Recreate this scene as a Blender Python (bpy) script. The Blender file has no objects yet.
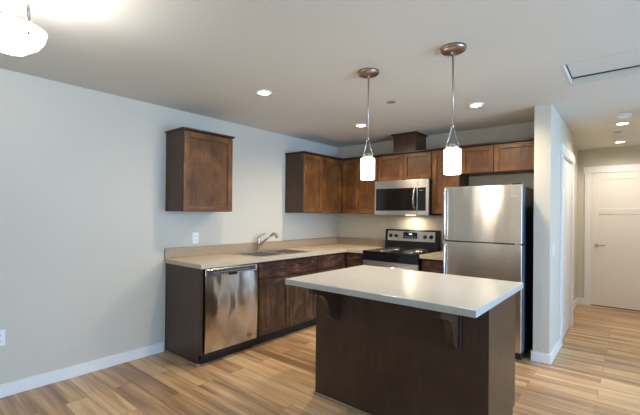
import bpy, bmesh, math, random
from mathutils import Vector, Matrix
random.seed(7)
S = bpy.context.scene
C = S.collection
PI = math.pi

# ---------------------------------------------------------------- camera
cam = bpy.data.cameras.new('camera')
cam.sensor_fit = 'HORIZONTAL'; cam.sensor_width = 36
cam.lens = 376.31 * 36 / 640
cam.shift_x = -1.31 / 640
cam.shift_y = 5.48 / 640
cam.clip_start = 0.05
co = bpy.data.objects.new('camera', cam); C.objects.link(co)
F = Vector((-0.63985547, 0.76848634, 0.00370496))
R = Vector((0.76848059, 0.63980602, 0.00926535))
U = R.cross(F).normalized()
co.matrix_world = Matrix(((R.x, U.x, -F.x, 3.5719), (R.y, U.y, -F.y, -4.68), (R.z, U.z, -F.z, 1.3672), (0, 0, 0, 1)))
S.camera = co

# ---------------------------------------------------------------- world, exposure
S.view_settings.view_transform = 'Standard'; S.view_settings.look = 'None'
S.view_settings.gamma = 1; S.view_settings.use_curve_mapping = False
S.view_settings.exposure = 0.45
S.cycles.use_denoising = True
S.cycles.max_bounces = 12; S.cycles.diffuse_bounces = 8; S.cycles.glossy_bounces = 6
S.cycles.sample_clamp_indirect = 8
W = bpy.data.worlds.new('sky'); S.world = W; W.use_nodes = True
bg = W.node_tree.nodes['Background']
bg.inputs[0].default_value = (0.62, 0.79, 1.0, 1); bg.inputs[1].default_value = 1.2

def area(name, loc, rot, sx, sy, power, col):
    l = bpy.data.lights.new(name, 'AREA'); l.shape = 'RECTANGLE'; l.size = sx; l.size_y = sy
    l.energy = power; l.color = col
    o = bpy.data.objects.new(name, l); C.objects.link(o); o.location = loc; o.rotation_euler = rot
    return o
DAY = (0.35, 0.62, 1.0)
XR, YB, H = 7.2, -8.0, 2.415          # far walls of the living space behind the camera
# daylight arriving at the two windows of the living space
area('daylight', (XR + 0.25, -2.5, 1.35), (0, PI / 2, 0), 1.9, 3.6, 270, DAY)
area('daylight', (4.2, YB - 0.25, 1.35), (PI / 2, 0, 0), 3.0, 1.9, 14, DAY)
area('daylight', (.42, YB - 0.25, 1.35), (PI / 2, 0, 0), .3, 1.9, 2.5, DAY)
WARM = (1.0, 0.82, 0.60)
P_PEND, P_BOWL = 5, 27

# ---------------------------------------------------------------- materials
def mat(name, col=(.8, .8, .8), rough=.5, metal=0, spec=.5, emit=None, estr=0, coat=0):
    m = bpy.data.materials.new(name); m.use_nodes = True
    b = m.node_tree.nodes['Principled BSDF']
    b.inputs['Base Color'].default_value = (*col, 1)
    b.inputs['Roughness'].default_value = rough
    b.inputs['Metallic'].default_value = metal
    b.inputs['Specular IOR Level'].default_value = spec
    b.inputs['Coat Weight'].default_value = coat
    if emit:
        b.inputs['Emission Color'].default_value = (*emit, 1)
        b.inputs['Emission Strength'].default_value = estr
    return m
def nd(m, t, **kw):
    n = m.node_tree.nodes.new(t)
    for k, v in kw.items(): setattr(n, k, v)
    return n
def lk(m, a, b): m.node_tree.links.new(a, b)
def bsdf(m): return m.node_tree.nodes['Principled BSDF']
def srgb(r, g, b):
    f = lambda c: (c / 255 / 12.92) if c / 255 <= .04045 else ((c / 255 + .055) / 1.055) ** 2.4
    return (f(r), f(g), f(b))
def coords(m, scale=(1, 1, 1), rnd=True):
    tc = nd(m, 'ShaderNodeTexCoord'); mp = nd(m, 'ShaderNodeMapping')
    mp.inputs['Scale'].default_value = scale
    if rnd:
        oi = nd(m, 'ShaderNodeObjectInfo'); mu = nd(m, 'ShaderNodeVectorMath', operation='MULTIPLY_ADD')
        mu.inputs[1].default_value = (13, 29, 7)
        lk(m, oi.outputs['Random'], mu.inputs[0]); lk(m, tc.outputs['Object'], mu.inputs[2])
        lk(m, mu.outputs[0], mp.inputs['Vector'])
    else: lk(m, tc.outputs['Object'], mp.inputs['Vector'])
    return mp.outputs[0]
def bump(m, h, strength=.1, dist=.002):
    b = nd(m, 'ShaderNodeBump'); b.inputs['Strength'].default_value = strength; b.inputs['Distance'].default_value = dist
    lk(m, h, b.inputs['Height']); lk(m, b.outputs[0], bsdf(m).inputs['Normal'])
def ramp(m, fac, stops):
    r = nd(m, 'ShaderNodeValToRGB'); e = r.color_ramp.elements
    while len(e) < len(stops): e.new(.5)
    for el, (p, c) in zip(e, stops): el.position = p; el.color = (*c, 1)
    lk(m, fac, r.inputs[0]); return r.outputs[0]
def noise(m, vec, scale, detail=4, rough=.5, dist=0):
    n = nd(m, 'ShaderNodeTexNoise'); n.inputs['Scale'].default_value = scale; n.inputs['Detail'].default_value = detail
    n.inputs['Roughness'].default_value = rough; n.inputs['Distortion'].default_value = dist
    lk(m, vec, n.inputs['Vector']); return n.outputs['Fac']

def paint(name, col, rough=.6, b=.12, sc=160):
    m = mat(name, col, rough, spec=.3)
    bump(m, noise(m, coords(m, rnd=False), sc, 2), b, .001)
    return m
def wood(name, dark, mid, light, scale, rough=.38, contrast=1.0):
    m = mat(name, mid, rough, spec=.4)
    v = coords(m, scale)
    a = noise(m, v, 3.0, 6, .6, 1.6)
    bgn = noise(m, coords(m, (1, 1, 1)), 4.0, 2, .5, .6)
    mx = nd(m, 'ShaderNodeMath', operation='MULTIPLY_ADD'); mx.inputs[1].default_value = .55
    lk(m, a, mx.inputs[0])
    m2 = nd(m, 'ShaderNodeMath', operation='MULTIPLY'); m2.inputs[1].default_value = .45
    lk(m, bgn, m2.inputs[0]); lk(m, m2.outputs[0], mx.inputs[2])
    c = ramp(m, mx.outputs[0], [(.5 - .16 / contrast, dark), (.5, mid), (.5 + .15 / contrast, light)])
    lk(m, c, bsdf(m).inputs['Base Color'])
    bump(m, a, .12, .001)
    return m
AROT = 0.25
def steel(name, col=(.62, .585, .535), rough=.24, wav=.0, aniso=.7, axis='Z', wscale=(3, 3, .8)):
    m = mat(name, col, rough, 1.0)
    b = bsdf(m); b.inputs['Anisotropic'].default_value = aniso; b.inputs['Anisotropic Rotation'].default_value = AROT
    t = nd(m, 'ShaderNodeTangent', direction_type='RADIAL', axis=axis); lk(m, t.outputs[0], b.inputs['Tangent'])
    if wav:
        bump(m, noise(m, coords(m, wscale), 1.6, 1, .4), wav, .05)
    return m

M = {}
M['wall'] = paint('wall_paint', srgb(203, 198, 185))
M['ceiling'] = paint('ceiling_paint', srgb(212, 210, 203), .7, .25, 90)
M['trim'] = mat('white_trim', srgb(232, 231, 228), .35)
M['door'] = mat('white_door', srgb(228, 222, 214), .38)
M['plate'] = mat('white_plastic', srgb(235, 235, 236), .3)
D_, MI, L_ = srgb(60, 36, 18), srgb(94, 60, 30), srgb(126, 88, 50)
M['wood_v'] = wood('stained_wood_upright', D_, MI, L_, (5, 5, .8))
M['wood_h'] = wood('stained_wood_level', D_, MI, L_, (.8, .8, 6))
M['wood_p'] = wood('stained_wood_panel', srgb(54, 33, 17), srgb(86, 55, 29), srgb(112, 77, 45), (4, 4, 1.2), contrast=.8)
D2, M2, L2 = srgb(46, 30, 20), srgb(70, 50, 35), srgb(104, 80, 60)
M['base_v'] = wood('dark_stained_wood_upright', D2, M2, L2, (5, 5, .8))
M['base_h2'] = wood('dark_stained_wood_rail', D2, M2, L2, (.8, .8, 6))
M['base_h'] = wood('dark_stained_wood_level', srgb(42, 25, 18), srgb(76, 49, 37), srgb(128, 94, 76), (1.6, 1.6, 6), contrast=1.3)
M['side'] = wood('dark_side_panel', srgb(60, 41, 28), srgb(72, 50, 34), srgb(80, 57, 40), (6, 6, .7), .4)
M['espresso'] = wood('espresso_panel', srgb(62, 44, 33), srgb(70, 51, 38), srgb(77, 57, 43), (6, 6, .7), .33)
W3 = [M['wood_v'], M['wood_h'], M['wood_p']]; B3 = [M['base_v'], M['base_h2'], M['base_v']]
M['crown'] = mat('dark_crown', srgb(62, 34, 22), .4)
M['toe'] = mat('black_toe_kick', srgb(24, 20, 22), .5)
M['shoe'] = mat('light_shoe_strip', srgb(150, 132, 112), .5)
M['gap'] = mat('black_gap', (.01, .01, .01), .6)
def stone(name, c1, c2, c3, rough, sc=60):
    m = mat(name, c2, rough)
    n1 = noise(m, coords(m, rnd=False), sc, 5, .7)
    lk(m, ramp(m, n1, [(.3, c1), (.5, c2), (.72, c3)]), bsdf(m).inputs['Base Color'])
    return m
M['counter'] = stone('tan_counter', srgb(182, 170, 148), srgb(192, 180, 158), srgb(202, 191, 171), .3)
M['splash'] = stone('tan_backsplash', srgb(150, 131, 108), srgb(162, 142, 118), srgb(174, 154, 130), .35)
M['quartz'] = stone('cream_quartz', srgb(180, 181, 177), srgb(186, 187, 183), srgb(192, 193, 190), .24, 90)
M['steel'] = steel('brushed_steel', rough=.26, wav=.22)
M['steel_dw'] = steel('bowed_brushed_steel', (.60, .585, .57), .2, wav=.55, wscale=(1.2, 3.2, 1.6))
M['steel_h'] = steel('satin_steel', (.72, .70, .67), .22, aniso=.3)
M['steel_mw'] = steel('microwave_steel', (.66, .63, .60), .3)
M['sink'] = steel('sink_steel', (.62, .60, .56), .3, aniso=0)
M['nickel'] = mat('brushed_nickel', (.52, .47, .42), .28, 1.0)
M['bronze'] = mat('warm_nickel', (.40, .31, .25), .3, 1.0)
M['chrome'] = mat('chrome', (.75, .75, .76), .1, 1.0)
M['slot'] = mat('outlet_slot', srgb(120, 120, 122), .5)
M['black'] = mat('gloss_black', (.008, .008, .009), .12, spec=.4)
M['black_mat'] = mat('black_enamel', (.012, .012, .013), .35, spec=.3)
M['charcoal'] = mat('charcoal_side', srgb(30, 30, 34), .45)
M['slate'] = mat('reflection_edge', srgb(72, 80, 98), .4)  # blue window reflection on the fridge's steel side, put into the colour
M['dwblue'] = mat('dark_slate_panel', srgb(58, 64, 78), .3)
M['mesh'] = mat('window_mesh', srgb(20, 18, 16), .1)
M['coil'] = mat('coil_element', srgb(48, 44, 42), .5, .3)
M['lcd'] = mat('blue_display', (.01, .02, .04), .2, emit=(.45, .7, 1), estr=1.6)
M['lcd_b'] = mat('display_glass', (.008, .010, .015), .1)
M['print'] = mat('white_print', srgb(210, 210, 210), .5)
M['greyprint'] = mat('grey_badge', srgb(190, 190, 192), .3, .6)
M['lens'] = mat('lamp_lens', (1, 1, 1), .4, emit=(1, .86, .66), estr=9)
M['shade'] = mat('opal_shade', (1, 1, 1), .3, emit=(1, .91, .78), estr=7)
M['bowl'] = mat('opal_bowl', (1, 1, 1), .25, emit=(1, .97, .9), estr=3.2)
M['bulb'] = mat('bulb_glow', (1, 1, 1), .3, emit=(1, .9, .75), estr=8)
M['sprinkler'] = mat('grey_disc', srgb(150, 144, 134), .4)
def floor_mat():
    m = mat('vinyl_planks', srgb(180, 145, 104), .3, spec=.45)
    tc = nd(m, 'ShaderNodeTexCoord')
    mp = nd(m, 'ShaderNodeMapping'); lk(m, tc.outputs['Object'], mp.inputs[0]); mp.inputs['Location'].default_value = (.3, .06, 0)
    br = nd(m, 'ShaderNodeTexBrick', offset=.37, offset_frequency=2)
    br.inputs['Color1'].default_value = (0, 0, 0, 1); br.inputs['Color2'].default_value = (1, 1, 1, 1)
    br.inputs['Mortar'].default_value = (.5, .5, .5, 1)
    br.inputs['Scale'].default_value = 1; br.inputs['Mortar Size'].default_value = .0012
    br.inputs['Brick Width'].default_value = 1.22; br.inputs['Row Height'].default_value = .155
    lk(m, mp.outputs[0], br.inputs['Vector'])
    # offset the grain of each plank
    sep = nd(m, 'ShaderNodeVectorMath', operation='MULTIPLY_ADD'); sep.inputs[1].default_value = (9.1, 3.7, 5.3)
    lk(m, br.outputs['Color'], sep.inputs[0]); lk(m, tc.outputs['Object'], sep.inputs[2])
    def st(v):
        q = nd(m, 'ShaderNodeMapping'); q.inputs['Scale'].default_value = v; lk(m, sep.outputs[0], q.inputs[0]); return q.outputs[0]
    g1 = noise(m, st((.55, 8, 1)), 1.5, 3, .5, .5)
    g2 = noise(m, st((1.2, 30, 1)), 2.0, 3, .5, .3)
    a = nd(m, 'ShaderNodeMath', operation='MULTIPLY'); lk(m, g1, a.inputs[0]); a.inputs[1].default_value = .62
    b_ = nd(m, 'ShaderNodeMath', operation='MULTIPLY_ADD'); lk(m, g2, b_.inputs[0]); b_.inputs[1].default_value = .26; lk(m, a.outputs[0], b_.inputs[2])
    c_ = nd(m, 'ShaderNodeMath', operation='MULTIPLY_ADD'); lk(m, br.outputs['Color'], c_.inputs[0]); c_.inputs[1].default_value = .16; lk(m, b_.outputs[0], c_.inputs[2])
    col = ramp(m, c_.outputs[0], [(.36, srgb(130, 102, 78)), (.46, srgb(162, 130, 98)), (.54, srgb(188, 154, 114)), (.66, srgb(208, 180, 142))])
    mx = nd(m, 'ShaderNodeMix', data_type='RGBA'); lk(m, br.outputs['Fac'], mx.inputs[0])
    lk(m, col, mx.inputs[6]); mx.inputs[7].default_value = (*srgb(96, 68, 44), 1)
    lk(m, mx.outputs[2], bsdf(m).inputs['Base Color'])
    rr = nd(m, 'ShaderNodeMapRange'); rr.inputs[3].default_value = .24; rr.inputs[4].default_value = .4
    lk(m, g2, rr.inputs[0]); lk(m, rr.outputs[0], bsdf(m).inputs['Roughness'])
    bump(m, g2, .08, .001)
    return m
M['floor'] = floor_mat()
def glass_mat():
    m = bpy.data.materials.new('window_glass'); m.use_nodes = True; nt = m.node_tree; nt.nodes.clear()
    o = nt.nodes.new('ShaderNodeOutputMaterial'); mx = nt.nodes.new('ShaderNodeMixShader')
    t = nt.nodes.new('ShaderNodeBsdfTransparent'); g = nt.nodes.new('ShaderNodeBsdfGlossy'); g.inputs['Roughness'].default_value = .02
    mx.inputs[0].default_value = .06
    nt.links.new(t.outputs[0], mx.inputs[1]); nt.links.new(g.outputs[0], mx.inputs[2]); nt.links.new(mx.outputs[0], o.inputs[0])
    return m
M['glass'] = glass_mat()

# ---------------------------------------------------------------- mesh helpers
class MB:
    mi = 0
    def __init__(s): s.b = bmesh.new(); s.done = set()
    def slot(s, k):
        """faces made since the last call get material slot s.mi, the next ones slot k"""
        for f in s.b.faces:
            if f not in s.done: f.material_index = s.mi; s.done.add(f)
        s.mi = k; return s
    def box(s, x0, x1, y0, y1, z0, z1, bev=.0):
        g = bmesh.ops.create_cube(s.b, size=1)
        vs = g['verts']
        for v in vs:
            v.co = Vector(((x0 + x1) / 2 + v.co.x * (x1 - x0), (y0 + y1) / 2 + v.co.y * (y1 - y0), (z0 + z1) / 2 + v.co.z * (z1 - z0)))
        if bev:
            es = list({e for v in vs for e in v.link_edges})
            bmesh.ops.bevel(s.b, geom=es, offset=bev, segments=2, profile=.5, affect='EDGES')
        return s
    def lathe(s, c, prof, seg=32, axis='z'):
        """prof: list of (radius, height) along the axis"""
        rings = []
        for r, h in prof:
            ring = []
            for i in range(seg):
                a = 2 * PI * i / seg
                p = (r * math.cos(a), r * math.sin(a), h)
                if axis == 'x': p = (p[2], p[0], p[1])
                if axis == 'y': p = (p[1], p[2], p[0])
                ring.append(s.b.verts.new(Vector(c) + Vector(p)))
            rings.append(ring)
        for a, b in zip(rings, rings[1:]):
            for i in range(seg):
                f = s.b.faces.new((a[i], a[(i + 1) % seg], b[(i + 1) % seg], b[i])); f.smooth = True
        for ring, flip in ((rings[0], True), (rings[-1], False)):
            if prof[0 if flip else -1][0] > 1e-6:
                s.b.faces.new(list(reversed(ring)) if flip else ring)
        return s
    def cyl(s, c, r, h, seg=24, axis='z', bev=0):
        if bev: return s.lathe(c, [(r - bev, 0), (r, bev), (r, h - bev), (r - bev, h)], seg, axis)
        return s.lathe(c, [(r, 0), (r, h)], seg, axis)
    def tube(s, pts, rad, seg=12):
        pts = [Vector(p) for p in pts]; rings = []
        rads = rad if isinstance(rad, (list, tuple)) else [rad] * len(pts)
        up = None
        for i, p in enumerate(pts):
            t = (pts[min(i + 1, len(pts) - 1)] - pts[max(i - 1, 0)]).normalized()
            if up is None:
                up = t.orthogonal().normalized()
            else: up = (up - t * up.dot(t)).normalized()
            w = t.cross(up)
            rings.append([s.b.verts.new(p + (up * math.cos(2 * PI * k / seg) + w * math.sin(2 * PI * k / seg)) * rads[i]) for k in range(seg)])
        for a, b in zip(rings, rings[1:]):
            for i in range(seg):
                f = s.b.faces.new((a[i], a[(i + 1) % seg], b[(i + 1) % seg], b[i])); f.smooth = True
        s.b.faces.new(list(reversed(rings[0]))); s.b.faces.new(rings[-1])
        return s
    def prism(s, poly, axis, a, b, bev=0):
        """poly: list of 2D points in the other two axes; extruded along axis from a to b"""
        def P(u, v, w): return {'x': (w, u, v), 'y': (u, w, v), 'z': (u, v, w)}[axis]
        lo = [s.b.verts.new(P(u, v, a)) for u, v in poly]; hi = [s.b.verts.new(P(u, v, b)) for u, v in poly]
        n = len(poly); fs = [s.b.faces.new(lo), s.b.faces.new(hi)]
        for i in range(n): fs.append(s.b.faces.new((lo[i], lo[(i + 1) % n], hi[(i + 1) % n], hi[i])))
        bmesh.ops.recalc_face_normals(s.b, faces=fs)
        return s
ROOTS = {}
def obj(name, mb, m, parent=None, root=(0, 0, 0), label=None):
    b = mb.b; mb.slot(0)
    bmesh.ops.recalc_face_normals(b, faces=b.faces[:])
    if parent is not None: root = ROOTS[parent.name]
    for v in b.verts: v.co -= Vector(root)
    me = bpy.data.meshes.new(name); b.to_mesh(me); b.free(); [me.materials.append(q) for q in (m if isinstance(m, (list, tuple)) else [m])]
    o = bpy.data.objects.new(name, me); C.objects.link(o)
    if parent is None: o.location = root
    else: o.parent = parent
    ROOTS[o.name] = Vector(root)
    if label: o['label'] = label
    return o
def thing(name, label, cat, loc, group=None):
    o = bpy.data.objects.new(name, None); C.objects.link(o); o.location = loc
    o['label'] = label; o['category'] = cat
    if group: o['group'] = group
    ROOTS[o.name] = Vector(loc); o.empty_display_size = .1
    return o
def tag(o, label, cat, group=None):
    o['label'] = label; o['category'] = cat
    if group: o['group'] = group
    return o
def struct(name, mb, m, label=None):
    o = obj(name, mb, m); o['kind'] = 'structure'
    if label: o['label'] = label
    return o
def base_of(x0, x1, y0, y1, z): return ((x0 + x1) / 2, (y0 + y1) / 2, z)

# door front in a plane: face='x' looks to +x (u is y), face='y' looks to -y (u is x)
def fbox(mb, face, p, u0, u1, z0, z1, w0, w1, bev=0):
    if face == 'x': mb.box(p + w0, p + w1, u0, u1, z0, z1, bev)
    else: mb.box(u0, u1, p - w1, p - w0, z0, z1, bev)
    return mb
def shaker(face, p, u0, u1, z0, z1, t=.021, fr=.055):
    """framed door: slot 0 upright stiles, 1 level rails, 2 recessed panel"""
    mb = MB()
    fbox(mb, face, p, u0, u0 + fr, z0, z1, 0, t, .003); fbox(mb, face, p, u1 - fr, u1, z0, z1, 0, t, .003)
    mb.slot(1)
    fbox(mb, face, p, u0 + fr + .0006, u1 - fr - .0006, z0, z0 + fr, 0, t - .0005, .003); fbox(mb, face, p, u0 + fr + .0006, u1 - fr - .0006, z1 - fr, z1, 0, t - .0005, .003)
    mb.slot(2)
    fbox(mb, face, p, u0 + fr - .004, u1 - fr + .004, z0 + fr - .004, z1 - fr + .004, 0, t * .35)
    mb.slot(2)
    return mb

# ---------------------------------------------------------------- the room
WX0, WX1, WY = 2.836, 2.972, -0.645      # partition beside the fridge
HY = 2.5                               # end of the hall
HR = 4.08                              # right side of the hall
struct('floor', MB().box(-.1, XR + .1, YB - .1, HY + .12, -.1, 0), M['floor'])
# ceiling with the attic hatch opening
hx0, hx1, hy0, hy1 = 3.165, 3.93, -1.63, -1.10
cb = MB()
gx, gy = (-.1, hx0, hx1, XR + .1), (YB - .1, hy0, hy1, HY + .12)
for z in (H, H + .1):
    for a in range(3):
        for b_ in range(3):
            if z == H and a == 1 and b_ == 1: continue
            cb.b.faces.new([cb.b.verts.new((gx[p], gy[q], z)) for p, q in ((a, b_), (a + 1, b_), (a + 1, b_ + 1), (a, b_ + 1))])
bmesh.ops.remove_doubles(cb.b, verts=cb.b.verts[:], dist=1e-4)
cb.box(gx[0] - .01, gx[0], gy[0], gy[3], H, H + .1).box(gx[3], gx[3] + .01, gy[0], gy[3], H, H + .1).box(gx[0], gx[3], gy[0] - .01, gy[0], H, H + .1).box(gx[0], gx[3], gy[3], gy[3] + .01, H, H + .1)
struct('ceiling', cb, M['ceiling'])
struct('trim_1', MB().box(hx0 + .024, hx1 - .024, hy0 + .024, hy1 - .032, H + .052, H + .085), M['ceiling'], 'attic hatch panel set back in the ceiling')
tb = MB()
for a in ((hx0, hx0 + .018, hy0, hy1), (hx1 - .018, hx1, hy0, hy1), (hx0 + .018, hx1 - .018, hy0, hy0 + .018), (hx0 + .018, hx1 - .018, hy1 - .018, hy1)):
    tb.box(*a, H + .0005, H + .098)
struct('trim_2', tb, M['wall'], 'painted lining of the attic hatch opening')
struct('trim_5', MB().box(hx0 + .019, hx0 + .0235, hy0 + .019, hy1 - .019, H + .046, H + .052).box(hx0 + .0235, hx1 - .019, hy1 - .031, hy1 - .0185, H + .046, H + .052), M['gap'], 'black strip for the shaded seam round the attic hatch panel')  # black strip stands in for shade in the hatch joint
struct('wall_left', MB().box(-.1, 0, YB - .1, .1, 0, H), M['wall'])
struct('wall_back', MB().box(0, WX0, 0, .1, 0, H), M['wall'])
# partition, then the left side of the hall with a closet opening
CL0, CL1, CH = 0.035, 0.87, 2.03
w = MB().box(WX0, WX1, WY, CL0, 0, H).box(WX0, WX1, CL1, 1.0, 0, H).box(WX0 - .08, 2.878, 1.0, HY, 0, H).box(WX0, WX1, CL0, CL1, CH, H)
struct('wall_partition', w, M['wall'])
struct('wall_hall_end', MB().box(WX0 - .08, HR + .1, HY, HY + .1, 0, H), M['wall'])
struct('wall_hall_right', MB().box(HR, HR + .1, -.3, HY, 0, H), M['wall'])
struct('wall_living_back', MB().box(HR + .1, XR + .1, -.3, -.2, 0, H), M['wall'])
# right wall with window
wy0, wy1, wz0, wz1 = -4.3, -.7, .3, 2.15
w = MB().box(XR, XR + .12, YB, wy0, 0, H).box(XR, XR + .12, wy1, -.3, 0, H).box(XR, XR + .12, wy0, wy1, 0, wz0).box(XR, XR + .12, wy0, wy1, wz1, H)
struct('wall_right', w, M['wall'])
vx0, vx1, nx0, nx1 = 2.7, 5.7, .30, .52
w = MB().box(0, nx0, YB - .12, YB, 0, H).box(nx0, nx1, YB - .12, YB, 0, wz0).box(nx0, nx1, YB - .12, YB, wz1, H).box(nx1, vx0, YB - .12, YB, 0, H).box(vx1, XR, YB - .12, YB, 0, H).box(vx0, vx1, YB - .12, YB, 0, wz0).box(vx0, vx1, YB - .12, YB, wz1, H)
struct('wall_front', w, M['wall'])
def window(n, face, p, u0, u1, nm):
    fb = MB(); t = .06
    def add(a, b, c, d):
        if face == 'x': fb.box(p, p + .06, a, b, c, d)
        else: fb.box(a, b, p - .06, p, c, d)
    add(u0, u1, wz0, wz0 + t); add(u0, u1, wz1 - t, wz1); add(u0, u0 + t, wz0, wz1); add(u1 - t, u1, wz0, wz1)
    for k in range(1, nm):
        q = u0 + (u1 - u0) * k / nm; add(q - .035, q + .035, wz0, wz1)
    o = struct('window_%d' % n, fb, M['trim'])
    g = MB()
    if face == 'x': g.box(p + .027, p + .033, u0 + t, u1 - t, wz0 + t, wz1 - t)
    else: g.box(u0 + t, u1 - t, p - .033, p - .027, wz0 + t, wz1 - t)
    obj('window_pane', g, M['glass'], o)
window(1, 'x', XR, wy0, wy1, 3)
window(2, 'y', YB, vx0, vx1, 3)
window(3, 'y', YB, nx0, nx1, 1)

# baseboards
def bb(name, *boxes):
    mb = MB()
    for bx in boxes: mb.box(*bx, bev=.003)
    struct(name, mb, M['trim'])
BH, BT = .095, .014
bb('baseboard_left', (0, BT, YB, -2.811, 0, BH))
bb('baseboard_partition', (WX0 - .0, WX1 + BT, WY - BT, WY, 0, BH), (WX1, WX1 + BT, WY, -.065, 0, BH), (WX0 - BT, WX0, WY - BT, -.0, 0, BH))
bb('baseboard_hall_left', (2.878, 2.878 + BT, 1.002, HY, 0, BH))
bb('baseboard_hall_end', (2.878 + BT, 2.969, HY - BT, HY, 0, BH), (4.01, HR, HY - BT, HY, 0, BH))
bb('baseboard_hall_right', (HR - BT, HR, -.3, HY - BT, 0, BH))
bb('baseboard_right', (XR - BT, XR, YB, -.3, 0, BH))
bb('baseboard_front', (BT, XR - BT, YB, YB + BT, 0, BH))

# hall end door with casing
dx0, dx1, dz = 3.055, 3.885, 2.045
t3 = MB().box(dx0 - .085, dx0 - .008, HY - .02, HY, 0, dz, .002).box(dx1 + .008, dx1 + .085, HY - .02, HY, 0, dz, .002)
t3.box(dx0 - .10, dx1 + .10, HY - .028, HY, dz, dz + .10, .002).box(dx0 - .008, dx0, HY - .012, HY, 0, dz).box(dx1, dx1 + .008, HY - .012, HY, 0, dz)
struct('trim_3', t3, M['trim'], 'white casing round the hall end door')
d = MB(); fy = HY
st = .10
def dbox(x0, x1, z0, z1, w=.013, bev=.0): d.box(x0, x1, fy - w, fy - .0, z0, z1, bev)
z0 = .012
d.box(dx0 + .002, dx1 - .002, fy - .004, fy, z0, dz - .004)
dbox(dx0 + .002, dx0 + st, z0, dz - .004, bev=.001); dbox(dx1 - st, dx1 - .002, z0, dz - .004, bev=.001)
for a, b in ((z0, .245), (1.41, 1.50), (1.94, dz - .004)): dbox(dx0 + st, dx1 - st, a, b, bev=.004)
mc = (dx0 + dx1) / 2
dbox(mc - .055, mc + .055, .245, 1.41, bev=.001)
door1 = struct('door_1', d, M['door'], 'white three-panel door at the end of the hall')
h = MB().cyl((dx0 + .07, fy - .027, .935), .027, .01, 20, 'y').tube([(dx0 + .07, fy - .02, .935), (dx0 + .07, fy - .06, .935), (dx0 + .085, fy - .06, .935), (dx0 + .17, fy - .058, .932)], .009)
obj('door_handle', h, M['nickel'], door1)
obj('door_gap', MB().box(dx0, dx1, HY - .003, HY, .0, .011), M['gap'], door1)

# closet doors on the left side of the hall
t4 = MB()
t4.box(WX1, WX1 + .018, CL0 - .09, CL0, 0, CH, .002).box(WX1, WX1 + .018, CL1, CL1 + .09, 0, CH, .002)
t4.box(WX1, WX1 + .026, CL0 - .105, CL1 + .105, CH, CH + .095, .002)
t4.box(WX0, WX1, CL0, CL0 + .012, 0, CH).box(WX0, WX1, CL1 - .012, CL1, 0, CH).box(WX0, WX1, CL0 + .012, CL1 - .012, CH - .012, CH)
struct('trim_4', t4, M['trim'], 'white casing round the closet doors')
cm = (CL0 + CL1) / 2
for n, (a, b) in enumerate(((CL0 + .016, cm - .004), (cm + .004, CL1 - .016))):
    mb = MB(); x = WX1 - .006
    mb.box(x - .03, x - .003, a, b, .012, CH - .02)
    for u0, u1, q0, q1 in ((a, a + .06, .012, CH - .02), (b - .06, b, .012, CH - .02), (a + .06, b - .06, .012, .2), (a + .06, b - .06, .95, 1.03), (a + .06, b - .06, CH - .12, CH - .02)):
        mb.box(x - .006, x, u0, u1, q0, q1)
    struct('door_%d' % (n + 2), mb, M['trim'], 'white closet door leaf on the left side of the hall')

# ---------------------------------------------------------------- cabinets
def crown(mb, face_boxes, z):
    for b in face_boxes: mb.box(*b, z, z + .02, .003)
ZU, ZT = 1.385, 2.155
FD = .312                                # carcass depth; doors add 20 mm
# single wall cabinet on the left wall
y0, y1 = -2.805, -2.245
t = thing('wall_cabinet', 'single-door brown wood wall cabinet hanging alone on the left wall', 'cabinet', base_of(0, .33, y0, y1, ZU), 'wall cabinets')
obj('body', MB().box(.001, FD, y0, y1, ZU, ZT, .001), M['side'], t)
obj('door', shaker('x', FD, y0 + .004, y1 - .004, ZU + .004, ZT - .012), W3, t)
obj('crown', MB().box(.001, FD + .034, y0 - .014, y1 + .014, ZT, ZT + .018, .003), M['crown'], t)
# two-door cabinet near the corner on the left wall
y0, y1 = -1.146, -.335
t = thing('wall_cabinet', 'two-door wall cabinet on the left wall, running into the corner', 'cabinet', base_of(0, .33, y0, y1, ZU), 'wall cabinets')
obj('body', MB().box(.001, FD, y0, y1, ZU, ZT, .001), M['side'], t)
obj('door', shaker('x', FD, y0 + .004, -.764, ZU + .004, ZT - .012), W3, t)
obj('door', shaker('x', FD, -.760, y1 - .0, ZU + .004, ZT - .012), W3, t)
obj('crown', MB().box(.001, FD + .034, y0 - .014, y1 - .0, ZT, ZT + .018, .003), M['crown'], t)
# back wall run
def upper(label, x0, x1, z0, doors, xc0=None, gap=.004):
    t = thing('wall_cabinet', label, 'cabinet', base_of(x0, x1, -.33, 0, z0), 'wall cabinets')
    obj('body', MB().box(x0, x1, -FD, -.001, z0, ZT, .001), M['side'], t)
    for a, b in doors: obj('door', shaker('y', -FD, a, b, z0 + .004, ZT - .012, fr=.05 if z0 > 1.5 else .055), W3, t)
    obj('crown', MB().box(x0 if xc0 is None else xc0, x1, -FD - .034, -.001, ZT, ZT + .018, .003), M['crown'], t)
    return t
upper('wall cabinet in the kitchen corner, left of the microwave', .002, .922, ZU, [(.338, .628), (.632, .918)], FD + .036)
upper('short two-door wall cabinet right above the microwave', .924, 1.680, 1.812, [(.928, 1.299), (1.305, 1.676)])
upper('narrow tall wall cabinet between the microwave and the fridge', 1.682, 2.015, ZU, [(1.688, 2.011)])
upper('short two-door wall cabinet above the refrigerator', 2.017, 2.826, 1.845, [(2.030, 2.386), (2.393, 2.820)])
# vent chase box on top
t = thing('vent_cover_box', 'brown wooden box between the microwave cabinet top and the ceiling', 'vent cover', base_of(1.15, 1.46, -.31, 0, ZT + .018))
obj('body', MB().box(1.15, 1.46, -.315, -.001, ZT + .019, H - .018, .001), M['side'], t)
obj('crown', MB().box(1.125, 1.485, -.345, -.001, H - .018, H - .001, .003), M['crown'], t)

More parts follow.
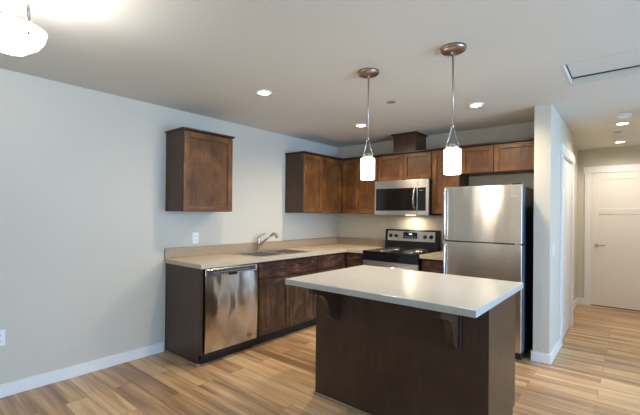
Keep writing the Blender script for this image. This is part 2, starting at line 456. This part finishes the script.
# base run on the left wall
BD = .60; ZC = .874; TK = .10
t = thing('end_panel', 'dark brown end panel closing the left counter run beside the dishwasher', 'panel', base_of(0, .62, -2.802, -2.77, 0))
obj('panel', MB().prism([(0.001, 0), (.56, 0), (.56, TK), (.62, TK), (.62, ZC), (.001, ZC)], 'y', -2.796, -2.772), M['espresso'], t)
obj('base_strip', MB().box(.016, .60, -2.810, -2.7965, 0, .018, .003).box(.562, .60, -2.7965, -2.775, 0, .018, .003), M['shoe'], t, label='light shoe strip along the floor')

def base_cab(label, face, a, b, drawers, doors, body_box, toe_box):
    t = thing('base_cabinet', label, 'cabinet', ((body_box[0] + body_box[1]) / 2, (body_box[2] + body_box[3]) / 2, 0), 'base cabinets')
    X0, X1, Y0, Y1 = body_box; k = .018
    mb = MB().box(X0, X1, Y0, Y1, TK, TK + k)
    if face == 'x': mb.box(X0, X1 - k, Y0, Y0 + k, TK + k, ZC).box(X0, X1 - k, Y1 - k, Y1, TK + k, ZC).box(X1 - k, X1, Y0, Y1, TK + k, ZC)
    else: mb.box(X0, X0 + k, Y0 + k, Y1, TK + k, ZC).box(X1 - k, X1, Y0 + k, Y1, TK + k, ZC).box(X0, X1, Y0, Y0 + k, TK + k, ZC)
    obj('body', mb, M['side'], t)
    obj('toe_kick', MB().box(*toe_box, 0, TK), M['toe'], t)
    p = BD if face == 'x' else -BD
    for u0, u1 in drawers: obj('drawer_front', fbox(MB(), face, p if face == 'x' else p, u0, u1, .695, .848, 0, .02, .003), M['base_h'], t)
    for u0, u1 in doors: obj('door', shaker(face, p, u0, u1, TK + .01, .682), B3, t)
    return t
base_cab('sink base cabinet with one wide false drawer front over two doors', 'x', 0, 0, [(-2.118, -1.208)], [(-2.118, -1.669), (-1.663, -1.208)],
         (.001, BD, -2.150, -1.2, ), (.001, .545, -2.150, -1.2))
base_cab('base cabinet between the sink cabinet and the inner corner, drawer over door', 'x', 0, 0, [(-1.19, -.672)], [(-1.19, -.672)],
         (.001, BD, -1.198, -.002), (.001, .545, -1.198, -.002))
base_cab('corner base cabinet at the left side of the range', 'y', 0, 0, [(.64, .915)], [(.64, .915)],
         (.602, .918, -.600, -.001), (.602, .918, -.540, -.001))
base_cab('narrow base cabinet between the range and the refrigerator', 'y', 0, 0, [(1.693, 2.005)], [(1.693, 2.005)],
         (1.686, 2.012, -.600, -.001), (1.686, 2.012, -.540, -.001))

# countertops
CT0, CT1, CF = ZC + .001, .914, .651
sx0, sx1, sy0, sy1 = .14, .565, -2.06, -1.27      # sink cut-out
cty = -2.812
mb = MB()
for a in ((0.001, CF, cty, sy0), (0.001, CF, sy1, -CF), (0.001, sx0, sy0, sy1), (sx1, CF, sy0, sy1)): mb.box(*a, CT0, CT1)
mb.box(.001, .921, -CF, -.001, CT0, CT1)
ct = obj('countertop', mb, M['counter'], root=(.3, -1.4, CT0))
tag(ct, 'long L-shaped tan countertop along the left wall and corner, holding the sink', 'countertop')
obj('backsplash', MB().box(.001, .02, cty, -.001, CT1, 1.018, .002).box(.02, .921, -.02, -.001, CT1, 1.018, .002), M['splash'], ct)
ct2 = obj('countertop', MB().box(1.684, 2.014, -CF, -.001, CT0, CT1, .002), M['counter'], root=(1.85, -.3, CT0))
tag(ct2, 'short piece of tan countertop between the range and the fridge', 'countertop')
obj('backsplash', MB().box(1.684, 2.014, -.02, -.001, CT1, 1.018, .002), M['splash'], ct2)

# sink
t = thing('kitchen_sink', 'stainless steel double-bowl sink set into the tan countertop', 'sink', ((sx0 + sx1) / 2, (sy0 + sy1) / 2, CT1))
mb = MB(); zr0, zr1 = CT1 + .0005, CT1 + .005
mb.box(.05, sx0 - .018, sy0 - .018, sy1 + .018, zr0, zr1, .0015)
ym = (sy0 + sy1) / 2
e = .018
for a in ((sx0 - e, sx0 + .012, sy0 - e, sy1 + e), (sx1 - .012, sx1 + e, sy0 - e, sy1 + e), (sx0 + .012, sx1 - .012, sy0 - e, sy0 + .012), (sx0 + .012, sx1 - .012, sy1 - .012, sy1 + e), (sx0 + .012, sx1 - .012, ym - .018, ym + .018)):
    mb.box(*a, zr0, zr1, .0015)
obj('rim', mb, M['sink'], t)
for a, b in ((sy0 + .008, ym - .012), (ym + .012, sy1 - .008)):
    mb = MB(); X0, X1 = sx0 + .008, sx1 - .008; zb = .74; k = .003
    mb.box(X0, X1, a, b, zb, zb + k).box(X0, X0 + k, a, b, zb, zr0).box(X1 - k, X1, a, b, zb, zr0).box(X0, X1, a, a + k, zb, zr0).box(X0, X1, b - k, b, zb, zr0)
    bw = obj('basin', mb, M['sink'], t)
    obj('drain', MB().lathe(((X0 + X1) / 2, (a + b) / 2, zb + k), [(.042, 0), (.042, .003), (.03, .004), (.0, .002)], 24), M['chrome'], bw)
# faucet
fx, fyy = .085, -1.668
t = thing('kitchen_faucet', 'brushed nickel single-lever pull-out faucet behind the sink', 'faucet', (fx, fyy, CT1))
obj('base_ring', MB().lathe((fx, fyy, CT1 + .0055), [(.03, 0), (.03, .006), (.024, .012)], 24), M['nickel'], t)
obj('faucet_body', MB().lathe((fx, fyy, CT1 + .01), [(.022, 0), (.021, .08), (.023, .10), (.023, .15), (.018, .165), (0, .17)], 24), M['nickel'], t)
dirv = Vector((.76, .28, 0)).normalized()
b0 = Vector((fx, fyy, CT1 + .065))
p1 = b0 + dirv * .17 + Vector((0, 0, .135))
obj('spout', MB().tube([b0, b0 + (p1 - b0) * .5, p1], [.014, .013, .014], 14), M['nickel'], t)
obj('spray_head', MB().tube([p1 - (p1 - b0) * .04, p1 + dirv * .03 + Vector((0, 0, .018)), p1 + dirv * .062 + Vector((0, 0, .008)), p1 + dirv * .075 + Vector((0, 0, -.03))], [.016, .021, .022, .019], 16), M['nickel'], t)
l0 = Vector((fx, fyy, CT1 + .165))
obj('lever', MB().tube([l0, l0 + dirv * .03 + Vector((0, 0, .03)), l0 + dirv * .10 + Vector((0, 0, .055))], [.010, .008, .006], 12), M['nickel'], t)

# ---------------------------------------------------------------- dishwasher
a, b = -2.765, -2.158
t = thing('dishwasher', 'stainless steel dishwasher under the left end of the counter', 'dishwasher', base_of(.05, .64, a, b, 0))
obj('tub', MB().box(.03, .60, a, b, .06, .868), M['charcoal'], t)
obj('toe_kick', MB().box(.1, .565, a, b, 0.0, .10), M['toe'], t)
# bowed front: slightly convex in height
mb = MB(); n = 18
poly = [(.602, .112)] + [(.636 + .012 * math.sin(PI * k / n), .112 + (.80 - .112) * k / n) for k in range(n + 1)] + [(.602, .80)]
mb.prism(poly, 'y', a + .004, b - .004)
dd = obj('door', mb, M['steel_dw'], t)
for f in dd.data.polygons: f.use_smooth = False
cp = obj('control_panel', MB().box(.602, .64, a + .004, b - .004, .802, .862, .004), M['steel_h'], t)
obj('control_strip', MB().box(.640, .6415, a + .03, b - .03, .812, .852), M['dwblue'], cp)
mb = MB()
mb.box(.6415, .6422, a + .08, b - .10, .828, .830)
obj('button_print', mb, M['print'], cp)
ym2 = (a + b) / 2 - .005
hd = obj('pocket_handle', MB().box(.602, .646, ym2 - .07, ym2 + .07, .776, .800, .004), M['steel_h'], t)
obj('handle_pocket', MB().box(.644, .6475, ym2 - .05, ym2 + .05, .790, .812, .002), M['black'], hd)
obj('badge', MB().lathe((.6425, b - .10, .17), [(.022, 0), (.022, .003), (0, .003)], 20, 'x'), M['bronze'], t, label='small round copper-coloured badge')

# ---------------------------------------------------------------- range
rx0, rx1 = .926, 1.680
t = thing('electric_range', 'black and stainless electric range with coil burners, under the microwave', 'range', base_of(rx0, rx1, -.68, -.02, 0))
obj('body', MB().box(rx0, rx1, -.635, -.03, .03, .885).box(rx0 + .03, rx1 - .03, -.60, -.06, 0, .03), M['black_mat'], t)
obj('cooktop', MB().box(rx0 - .003, rx1 + .003, -.675, -.03, .886, .918, .006), M['black'], t)
for cx_, cy_, r in ((1.115, -.50, .10), (1.115, -.22, .078), (1.49, -.50, .078), (1.49, -.22, .10)):
    bo = obj('drip_pan', MB().lathe((cx_, cy_, .9185), [(r + .022, 0), (r + .022, .004), (r + .012, .006), (r * .6, .001), (.02, .0005)], 32), M['chrome'], t)
    pts = []
    for k in range(96):
        q = k / 95; ang = 2 * PI * 3.5 * q; rr = .018 + (r - .018) * q
        pts.append((cx_ + rr * math.cos(ang), cy_ + rr * math.sin(ang), .930))
    obj('coil', MB().tube(pts, .0048, 6), M['coil'], bo)
# backguard
bgd = obj('backguard', MB().prism([(-.03, .918), (-.125, .918), (-.105, 1.165), (-.095, 1.175), (-.03, 1.175)], 'x', rx0, rx1), M['black_mat'], t)
def on_bg(z): return -.125 + .02 * (z - .918) / .247
def bgplate(x0, x1, za, zb, th, m, name, par, lab=None):
    ya, yb_ = on_bg(za), on_bg(zb)
    return obj(name, MB().prism([(ya, za), (ya - th, za), (yb_ - th, zb), (yb_, zb)], 'x', x0, x1), m, par, label=lab)
cpn = bgplate(rx0 + .04, rx1 - .04, 1.025, 1.155, .004, M['steel_mw'], 'control_panel', t)
bgplate(1.20, 1.40, 1.06, 1.142, .0065, M['lcd_b'], 'display', cpn)
bgplate(1.285, 1.325, 1.108, 1.126, .0075, M['lcd'], 'clock_digits', cpn, 'glowing blue clock')
mb = MB()
z = 1.078
mb.box(1.222, 1.38, on_bg(z) - .0078, on_bg(z) - .006, z, z + .003)
obj('button_print', mb, M['print'], cpn)
for x in (1.015, 1.095, 1.505, 1.59):
    z = 1.09
    obj('knob', MB().lathe((x, on_bg(z) - .004, z), [(.026, 0), (.025, -.012), (.017, -.014), (.016, -.03), (0, -.031)], 20, 'y'), M['black_mat'], t)
# front
obj('vent_strip', MB().box(rx0, rx1, -.672, -.636, .80, .884, .003), M['black'], t)
od = obj('oven_door', MB().box(rx0 + .002, rx1 - .002, -.672, -.638, .235, .797, .005), M['steel_mw'], t)
obj('oven_window', MB().box(rx0 + .12, rx1 - .12, -.676, -.672, .34, .64, .001), M['black'], od)
obj('handle', MB().tube([(rx0 + .05, -.715, .735), (rx1 - .05, -.715, .735)], .012, 14).tube([(rx0 + .09, -.672, .735), (rx0 + .09, -.715, .735)], .009, 10).tube([(rx1 - .09, -.672, .735), (rx1 - .09, -.715, .735)], .009, 10), M['steel_h'], od)
obj('drawer', MB().box(rx0 + .002, rx1 - .002, -.668, -.638, .06, .228, .005), M['steel_mw'], t)

# ---------------------------------------------------------------- microwave
mx0, mx1, mz0, mz1, mf = .928, 1.678, 1.368, 1.807, -.405
t = thing('microwave_oven', 'stainless over-the-range microwave with black window and curved handle', 'microwave', base_of(mx0, mx1, mf, 0, mz0))
obj('body', MB().box(mx0, mx1, mf + .03, -.002, mz0, mz1), M['black_mat'], t)
xs = 1.535
dr = MB().box(mx0, xs, mf, mf + .029, mz0, mz1, .002)
dr = obj('door', dr, M['steel_mw'], t)
obj('window_surround', MB().box(mx0 + .022, xs - .01, mf - .003, mf, mz0 + .055, mz1 - .10, .001), M['black'], dr)
obj('window_mesh', MB().box(mx0 + .15, xs - .10, mf - .0045, mf - .003, mz0 + .085, mz1 - .13), M['mesh'], dr)
hz0, hz1, hxx = mz0 + .075, mz1 - .115, 1.503
pts = [(hxx, mf - .004 - .045 * math.sin(PI * k / 14) ** .6, hz0 + (hz1 - hz0) * k / 14) for k in range(15)]
obj('handle', MB().tube(pts, .0125, 12), M['steel_h'], dr)
pn = obj('control_panel', MB().box(xs + .002, mx1, mf, mf + .029, mz0, mz1, .002), M['steel_mw'], t)
obj('keypad', MB().box(xs + .004, mx1 - .035, mf - .003, mf, mz0 + .055, mz1 - .10, .001), M['black'], pn)
obj('display', MB().box(xs + .02, mx1 - .05, mf - .0045, mf - .003, mz1 - .15, mz1 - .125), M['lcd_b'], pn)
mb = MB()
mb.box(xs + .03, xs + .075, mf - .0055, mf - .0045, mz1 - .142, mz1 - .133)
obj('button_print', mb, mat('dim_print', srgb(110, 110, 112), .5), pn)
obj('hood_lamp', MB().box(1.25, 1.36, -.15, -.09, mz0 - .002, mz0), M['lens'], t)
l = area('hood_light', (1.32, -.16, mz0 - .02), (0, 0, 0), .14, .08, 1.6, (1, .86, .62)); l.parent = t; l.location -= Vector(ROOTS[t.name])

# ---------------------------------------------------------------- refrigerator
fx0, fx1, ff, fz = 2.020, 2.768, -.80, 1.665
t = thing('refrigerator', 'stainless steel top-freezer refrigerator between the counter and the partition', 'refrigerator', base_of(fx0, fx1, ff, -.05, 0))
bd = obj('body', MB().box(fx0 + .004, fx1 - .006, -.672, -.05, .03, fz - .012, .006).box(fx0 + .03, fx1 - .03, -.66, -.08, 0, .03), M['charcoal'], t)
split = 1.103
def fdoor(name, z0, z1):
    # slab with softly rounded vertical edges
    r = .007; pts = [(fx0, ff + .115)]
    for k in range(7): q = PI - PI / 2 * (k / 6) * 1; pts.append((fx0 + r + r * math.cos(q), ff + r - r * math.sin(q)))
    for k in range(7): q = PI / 2 - PI / 2 * k / 6; pts.append((fx1 - r + r * math.cos(q), ff + r - r * math.sin(q)))
    pts.append((fx1, ff + .115))
    mb = MB().prism(pts, 'z', z0, z1)
    bmesh.ops.bevel(mb.b, geom=[e for e in mb.b.edges if abs(e.verts[0].co.z - e.verts[1].co.z) < 1e-5], offset=.004, segments=2, affect='EDGES')
    return obj(name, mb, M['steel'], t)
f1 = fdoor('freezer_door', split + .006, fz)
f2 = fdoor('fridge_door', .09, split - .006)
for q, za, zb in ((f1, split + .012, fz - .006), (f2, .096, split - .012)):
    obj('door_edge', MB().box(fx1, fx1 + .002, ff + .010, ff + .113, za, zb), M['slate'], q, label='steel door edge with its bluish window reflection painted in')
obj('door_seal', MB().box(fx0 + .01, fx1 - .01, ff + .03, ff + .12, split - .006, split + .006).box(fx0 + .01, fx1 - .01, ff + .095, ff + .13, .1, fz - .02), M['black_mat'], t)
def fhandle(z0, z1, par):
    mb = MB(); x = fx0 + .024
    pts = [(x, ff + .004, z0), (x, ff - .022, z0 + .012), (x, ff - .034, z0 + .05), (x, ff - .034, z1 - .05), (x, ff - .022, z1 - .012), (x, ff + .004, z1)]
    mb.tube(pts, .011, 12)
    obj('handle', mb, M['steel_h'], par)
fhandle(split + .015, fz - .015, f1); fhandle(.55, split - .03, f2)
obj('kick_grille', MB().box(fx0 + .01, fx1 - .01, ff + .06, ff + .10, .012, .085, .003), M['charcoal'], t)
obj('hinge_cover', MB().box(fx1 - .09, fx1 - .01, ff + .01, ff + .10, fz - .001, fz + .014, .004), M['charcoal'], t)
obj('mid_hinge', MB().box(fx1 - .06, fx1 - .012, ff - .004, ff + .04, split - .004, split + .004), M['steel_h'], t)
obj('badge', MB().box(2.672, 2.728, ff - .003, ff, 1.553, 1.561, .001), M['greyprint'], f1, label='small bright badge on the freezer door')

# ---------------------------------------------------------------- island
ix0, ix1, iy0, iy1 = 1.690, 2.990, -2.812, -1.815
bx0, bx1, by0, by1 = 1.708, 2.960, -2.494, -1.880
t = thing('kitchen_island', 'dark espresso kitchen island with a cream overhanging top', 'kitchen island', base_of(bx0, bx1, by0, by1, 0))
obj('body', MB().box(bx0 + .018, bx1 - .018, by0 + .018, by1 - .022, .0, ZC), M['espresso'], t)
obj('back_panel', MB().box(bx0, bx1 - .0, by0, by0 + .017, .0, ZC, .001), M['espresso'], t)
obj('side_panel', MB().box(bx1 - .017, bx1, by0 + .018, by1 - .07, 0, ZC, .001).box(bx1 - .017, bx1, by1 - .07, by1 - .022, .1, ZC), M['espresso'], t)
obj('side_panel', MB().box(bx0, bx0 + .017, by0 + .018, by1 - .07, 0, ZC, .001).box(bx0, bx0 + .017, by1 - .07, by1 - .022, .1, ZC), M['espresso'], t)
for k in range(3):
    w_ = (bx1 - bx0) / 3; u0, u1 = bx0 + k * w_ + .003, bx0 + (k + 1) * w_ - .003
    # fronts on the kitchen side
    mb = MB().box(u0, u1, by1 - .022, by1 - .002, .695, .85, .003); obj('drawer_front', mb, M['base_h'], t)
    mb = MB(); fr = .055; yA, yB_ = by1 - .022, by1 - .002
    mb.box(u0, u0 + fr, yA, yB_, .11, .68, .002).box(u1 - fr, u1, yA, yB_, .11, .68, .002).box(u0 + fr, u1 - fr, yA, yB_, .11, .165, .002).box(u0 + fr, u1 - fr, yA, yB_, .625, .68, .002).box(u0 + fr, u1 - fr, yA, yA + .01, .165, .625)
    obj('door', mb, M['base_v'], t)
obj('countertop', MB().box(ix0, ix1, iy0, iy1, ZC + .001, .914, .003), M['quartz'], t, label='cream quartz top')
obj('base_strip', MB().box(bx0 - .012, bx1 + .012, by0 - .012, by0 - .001, 0, .018, .003).box(bx0 - .012, bx0 - .001, by0, by1 - .08, 0, .018, .003).box(bx1 + .001, bx1 + .012, by0, by1 - .08, 0, .018, .003), M['shoe'], t, label='light shoe strip along the floor')
for cx_ in (1.885, 2.775):
    top, bot, dep, wth = ZC - .001, .605, .27, .042
    poly = [(by0 - .001, top), (by0 - dep, top), (by0 - dep, top - .035)]
    poly += [(by0 - dep + .01, top - .05), (by0 - dep + .035, top - .05), (by0 - dep + .05, top - .058)]
    n = 12; cyy, czz = by0 - dep + .055, bot + .05; rxx, rzz = dep - .055 - .085, (top - .062) - (bot + .05)
    for k in range(n + 1):
        q = PI / 2 - (PI / 2) * k / n
        poly.append((cyy + rxx * math.cos(q), czz + rzz * math.sin(q)))
    poly += [(by0 - .07, bot + .03), (by0 - .05, bot + .012), (by0 - .02, bot), (by0 - .001, bot)]
    c = obj('corbel', MB().prism(poly, 'x', cx_ - wth / 2, cx_ + wth / 2), M['espresso'], t)
    obj('corbel_plate', MB().box(cx_ + wth / 2, cx_ + wth / 2 + .012, by0 - .016, by0 - .001, bot - .012, top, .001).box(cx_ - wth / 2 - .012, cx_ - wth / 2, by0 - .016, by0 - .001, bot - .012, top, .001), M['espresso'], c)

# ---------------------------------------------------------------- outlets and switch
def plate(name, label, cat, p, face_x, y, z, kind):
    t = thing(name, label, cat, (p, y, z))
    obj('cover_plate', MB().box(p, p + .006, y - .036, y + .036, z - .058, z + .058, .002), M['plate'], t)
    if kind == 'outlet':
        for s in (-1, 1):
            r_ = obj('socket', MB().box(p + .006, p + .0085, y - .017, y + .017, z + s * .022 - .014, z + s * .022 + .014, .002), M['plate'], t)
            obj('slots', MB().box(p + .0085, p + .009, y - .009, y - .006, z + s * .022 - .006, z + s * .022 + .006).box(p + .0085, p + .009, y + .006, y + .009, z + s * .022 - .006, z + s * .022 + .006), M['slot'], r_)
    else:
        obj('rocker', MB().box(p + .006, p + .011, y - .016, y + .016, z - .033, z + .033, .002), M['plate'], t)
plate('wall_outlet', 'white outlet low on the left wall near the floor', 'outlet', 0, 1, -4.065, .438, 'outlet')
plate('wall_outlet', 'white outlet just above the left end of the backsplash', 'outlet', 0, 1, -2.47, 1.105, 'outlet')
plate('light_switch', 'white light switch on the partition side facing the hall', 'switch', WX1, 1, -.50, 1.04, 'switch')

# ---------------------------------------------------------------- lamps
def spot(name, loc, power, parent, col=WARM, ang=168, r=.06):
    l = bpy.data.lights.new(name, 'SPOT'); l.energy = power; l.color = col; l.spot_size = math.radians(ang); l.spot_blend = .9; l.shadow_soft_size = r
    o = bpy.data.objects.new(name, l); C.objects.link(o); o.parent = parent; o.location = Vector(loc) - ROOTS[parent.name]
def point(name, loc, power, parent, col=WARM, r=.04):
    l = bpy.data.lights.new(name, 'POINT'); l.energy = power; l.color = col; l.shadow_soft_size = r
    o = bpy.data.objects.new(name, l); C.objects.link(o); o.parent = parent; o.location = Vector(loc) - ROOTS[parent.name]
for (x, y, pw, lab) in ((1.117, -2.517, 38, 'recessed ceiling light nearest the lone wall cabinet, left of both pendants'),
                    (1.112, -1.016, 66, 'recessed ceiling light above the corner, just left of the left pendant rod'),
                    (2.419, -1.035, 70, 'recessed ceiling light in front of the refrigerator, right of the right pendant'),
                    (3.463, .674, 38, 'nearer of the two recessed lights in the hall ceiling'),
                    (3.411, 1.965, 32, 'farther of the two recessed hall lights, next to the end wall')):
    t = thing('recessed_light', lab, 'ceiling light', (x, y, H), 'recessed ceiling lights')
    r = .073
    obj('trim_ring', MB().lathe((x, y, H), [(r, -.0005), (r, -.006), (r - .006, -.010), (.052, -.010), (.052, -.004)], 36), M['trim'], t)
    obj('lens', MB().lathe((x, y, H), [(.0, -.0095), (.05, -.0095), (.051, -.006)], 36), M['lens'], t)
    spot('lamp', (x, y, H - .03), pw, t, WARM if y < 0 else (1, .92, .82))
ZS0, ZS1 = 1.628, 1.784
for (x, y, lab) in ((2.068, -2.348, 'left pendant lamp with white cylinder shade over the island'),
                    (2.696, -2.356, 'right pendant lamp with white cylinder shade over the island')):
    t = thing('pendant_light', lab, 'pendant lamp', (x, y, H), 'pendant lamps')
    obj('canopy', MB().lathe((x, y, H), [(.078, -.0005), (.078, -.014), (.066, -.026), (.03, -.032), (.012, -.033), (.008, -.045), (0, -.046)], 36), M['bronze'], t)
    obj('rod', MB().cyl((x, y, 1.925), .0055, H - .035 - 1.925, 12), M['nickel'], t)
    br = MB()
    for s in (-1, 1):
        br.tube([(x, y, 1.93), (x + s * .008, y, 1.915), (x + s * .02, y, 1.86), (x + s * .034, y, 1.825), (x + s * .037, y, 1.80)], .0035, 8)
    br.cyl((x, y, 1.915), .009, .022, 14)
    obj('yoke', br, M['nickel'], t)
    obj('cap', MB().cyl((x, y, ZS1 - .001), .040, .020, 28, bev=.003).cyl((x, y, ZS1 + .018), .02, .012, 20), M['nickel'], t)
    sh = obj('lamp_shade', MB().lathe((x, y, 0), [(.044, ZS1 - .002), (.051, ZS1 - .008), (.051, ZS0), (.047, ZS0 - .002), (.047, ZS1 - .012), (.0, ZS1 - .008)], 36), M['shade'], t)
    obj('bulb', MB().lathe((x, y, 1.66), [(0, 0), (.018, .01), (.026, .035), (.018, .06), (.012, .09), (.012, .12)], 18), M['bulb'], t)
    point('lamp', (x, y, ZS0 - .03), P_PEND, t, r=.05)
# big glass bowl light at the upper left, close to the camera
bxx, byy, bz = 1.467, -4.290, 2.117
t = thing('bowl_ceiling_light', 'large white glass bowl light at the upper left corner of the photo', 'ceiling light', (bxx, byy, H))
RB = .130
prof = [(RB, .055), (RB - .002, .045), (RB - .010, .018), (RB - .028, -.010), (RB - .060, -.033), (.055, -.046), (.0, -.050), ]
inner = [(0, -.044), (.055, -.040), (RB - .064, -.027), (RB - .034, -.006), (RB - .016, .020), (RB - .006, .056)]
obj('glass_bowl', MB().lathe((bxx, byy, bz), prof[::1] + inner, 48), M['bowl'], t)
obj('canopy', MB().lathe((bxx, byy, H), [(.075, -.0005), (.075, -.014), (.06, -.026), (.012, -.03), (.012, -.335)], 32), M['nickel'], t)
for k in range(3):
    an = math.radians(18 + 120 * k)
    ex, ey = bxx + (RB - .012) * math.cos(an), byy + (RB - .012) * math.sin(an)
    obj('arm', MB().tube([(bxx + .02 * math.cos(an), byy + .02 * math.sin(an), H - .06), (bxx + .1 * math.cos(an), byy + .1 * math.sin(an), H - .10), (ex, ey, bz + .13), (ex, ey, bz + .06)], [.006, .006, .006, .009], 10), M['nickel'], t)
for k in range(3):
    an = math.radians(18 + 120 * k); ca, sa = math.cos(an), math.sin(an); q = RB - .013
    obj('thumb_screw', MB().tube([(bxx + q * ca, byy + q * sa, bz + .012), (bxx + (q + .008) * ca, byy + (q + .008) * sa, bz + .012)], [.006, .005], 12), M['nickel'], t)
point('lamp', (bxx, byy, bz + .08), P_BOWL, t, (1, .96, .90), .06)

# ceiling details
t = tag(obj('sprinkler_cover', MB().lathe((1.831, -1.594, H), [(.042, -.0005), (.042, -.004), (.036, -.006), (0, -.006)], 28), M['sprinkler'], root=(1.831, -1.594, H)), 'small flat round sprinkler cover in the kitchen ceiling, right of the left pendant rod', 'sprinkler')
t = thing('smoke_detector', 'round smoke detector on the hall ceiling ahead of the hall lights', 'smoke detector', (3.49, .22, H))
obj('base', MB().lathe((3.49, .22, H), [(.068, -.0005), (.068, -.014), (.062, -.016)], 32), M['plate'], t)
obj('cover', MB().lathe((3.49, .22, H), [(.060, -.016), (.056, -.03), (.03, -.036), (0, -.036)], 32), M['plate'], t)
t = tag(obj('sprinkler_cover', MB().lathe((3.41, 1.208, H), [(.042, -.0005), (.042, -.004), (.036, -.006), (0, -.006)], 28), M['sprinkler'], root=(3.41, 1.208, H)), 'small flat round sprinkler cover between the two hall lights', 'sprinkler')
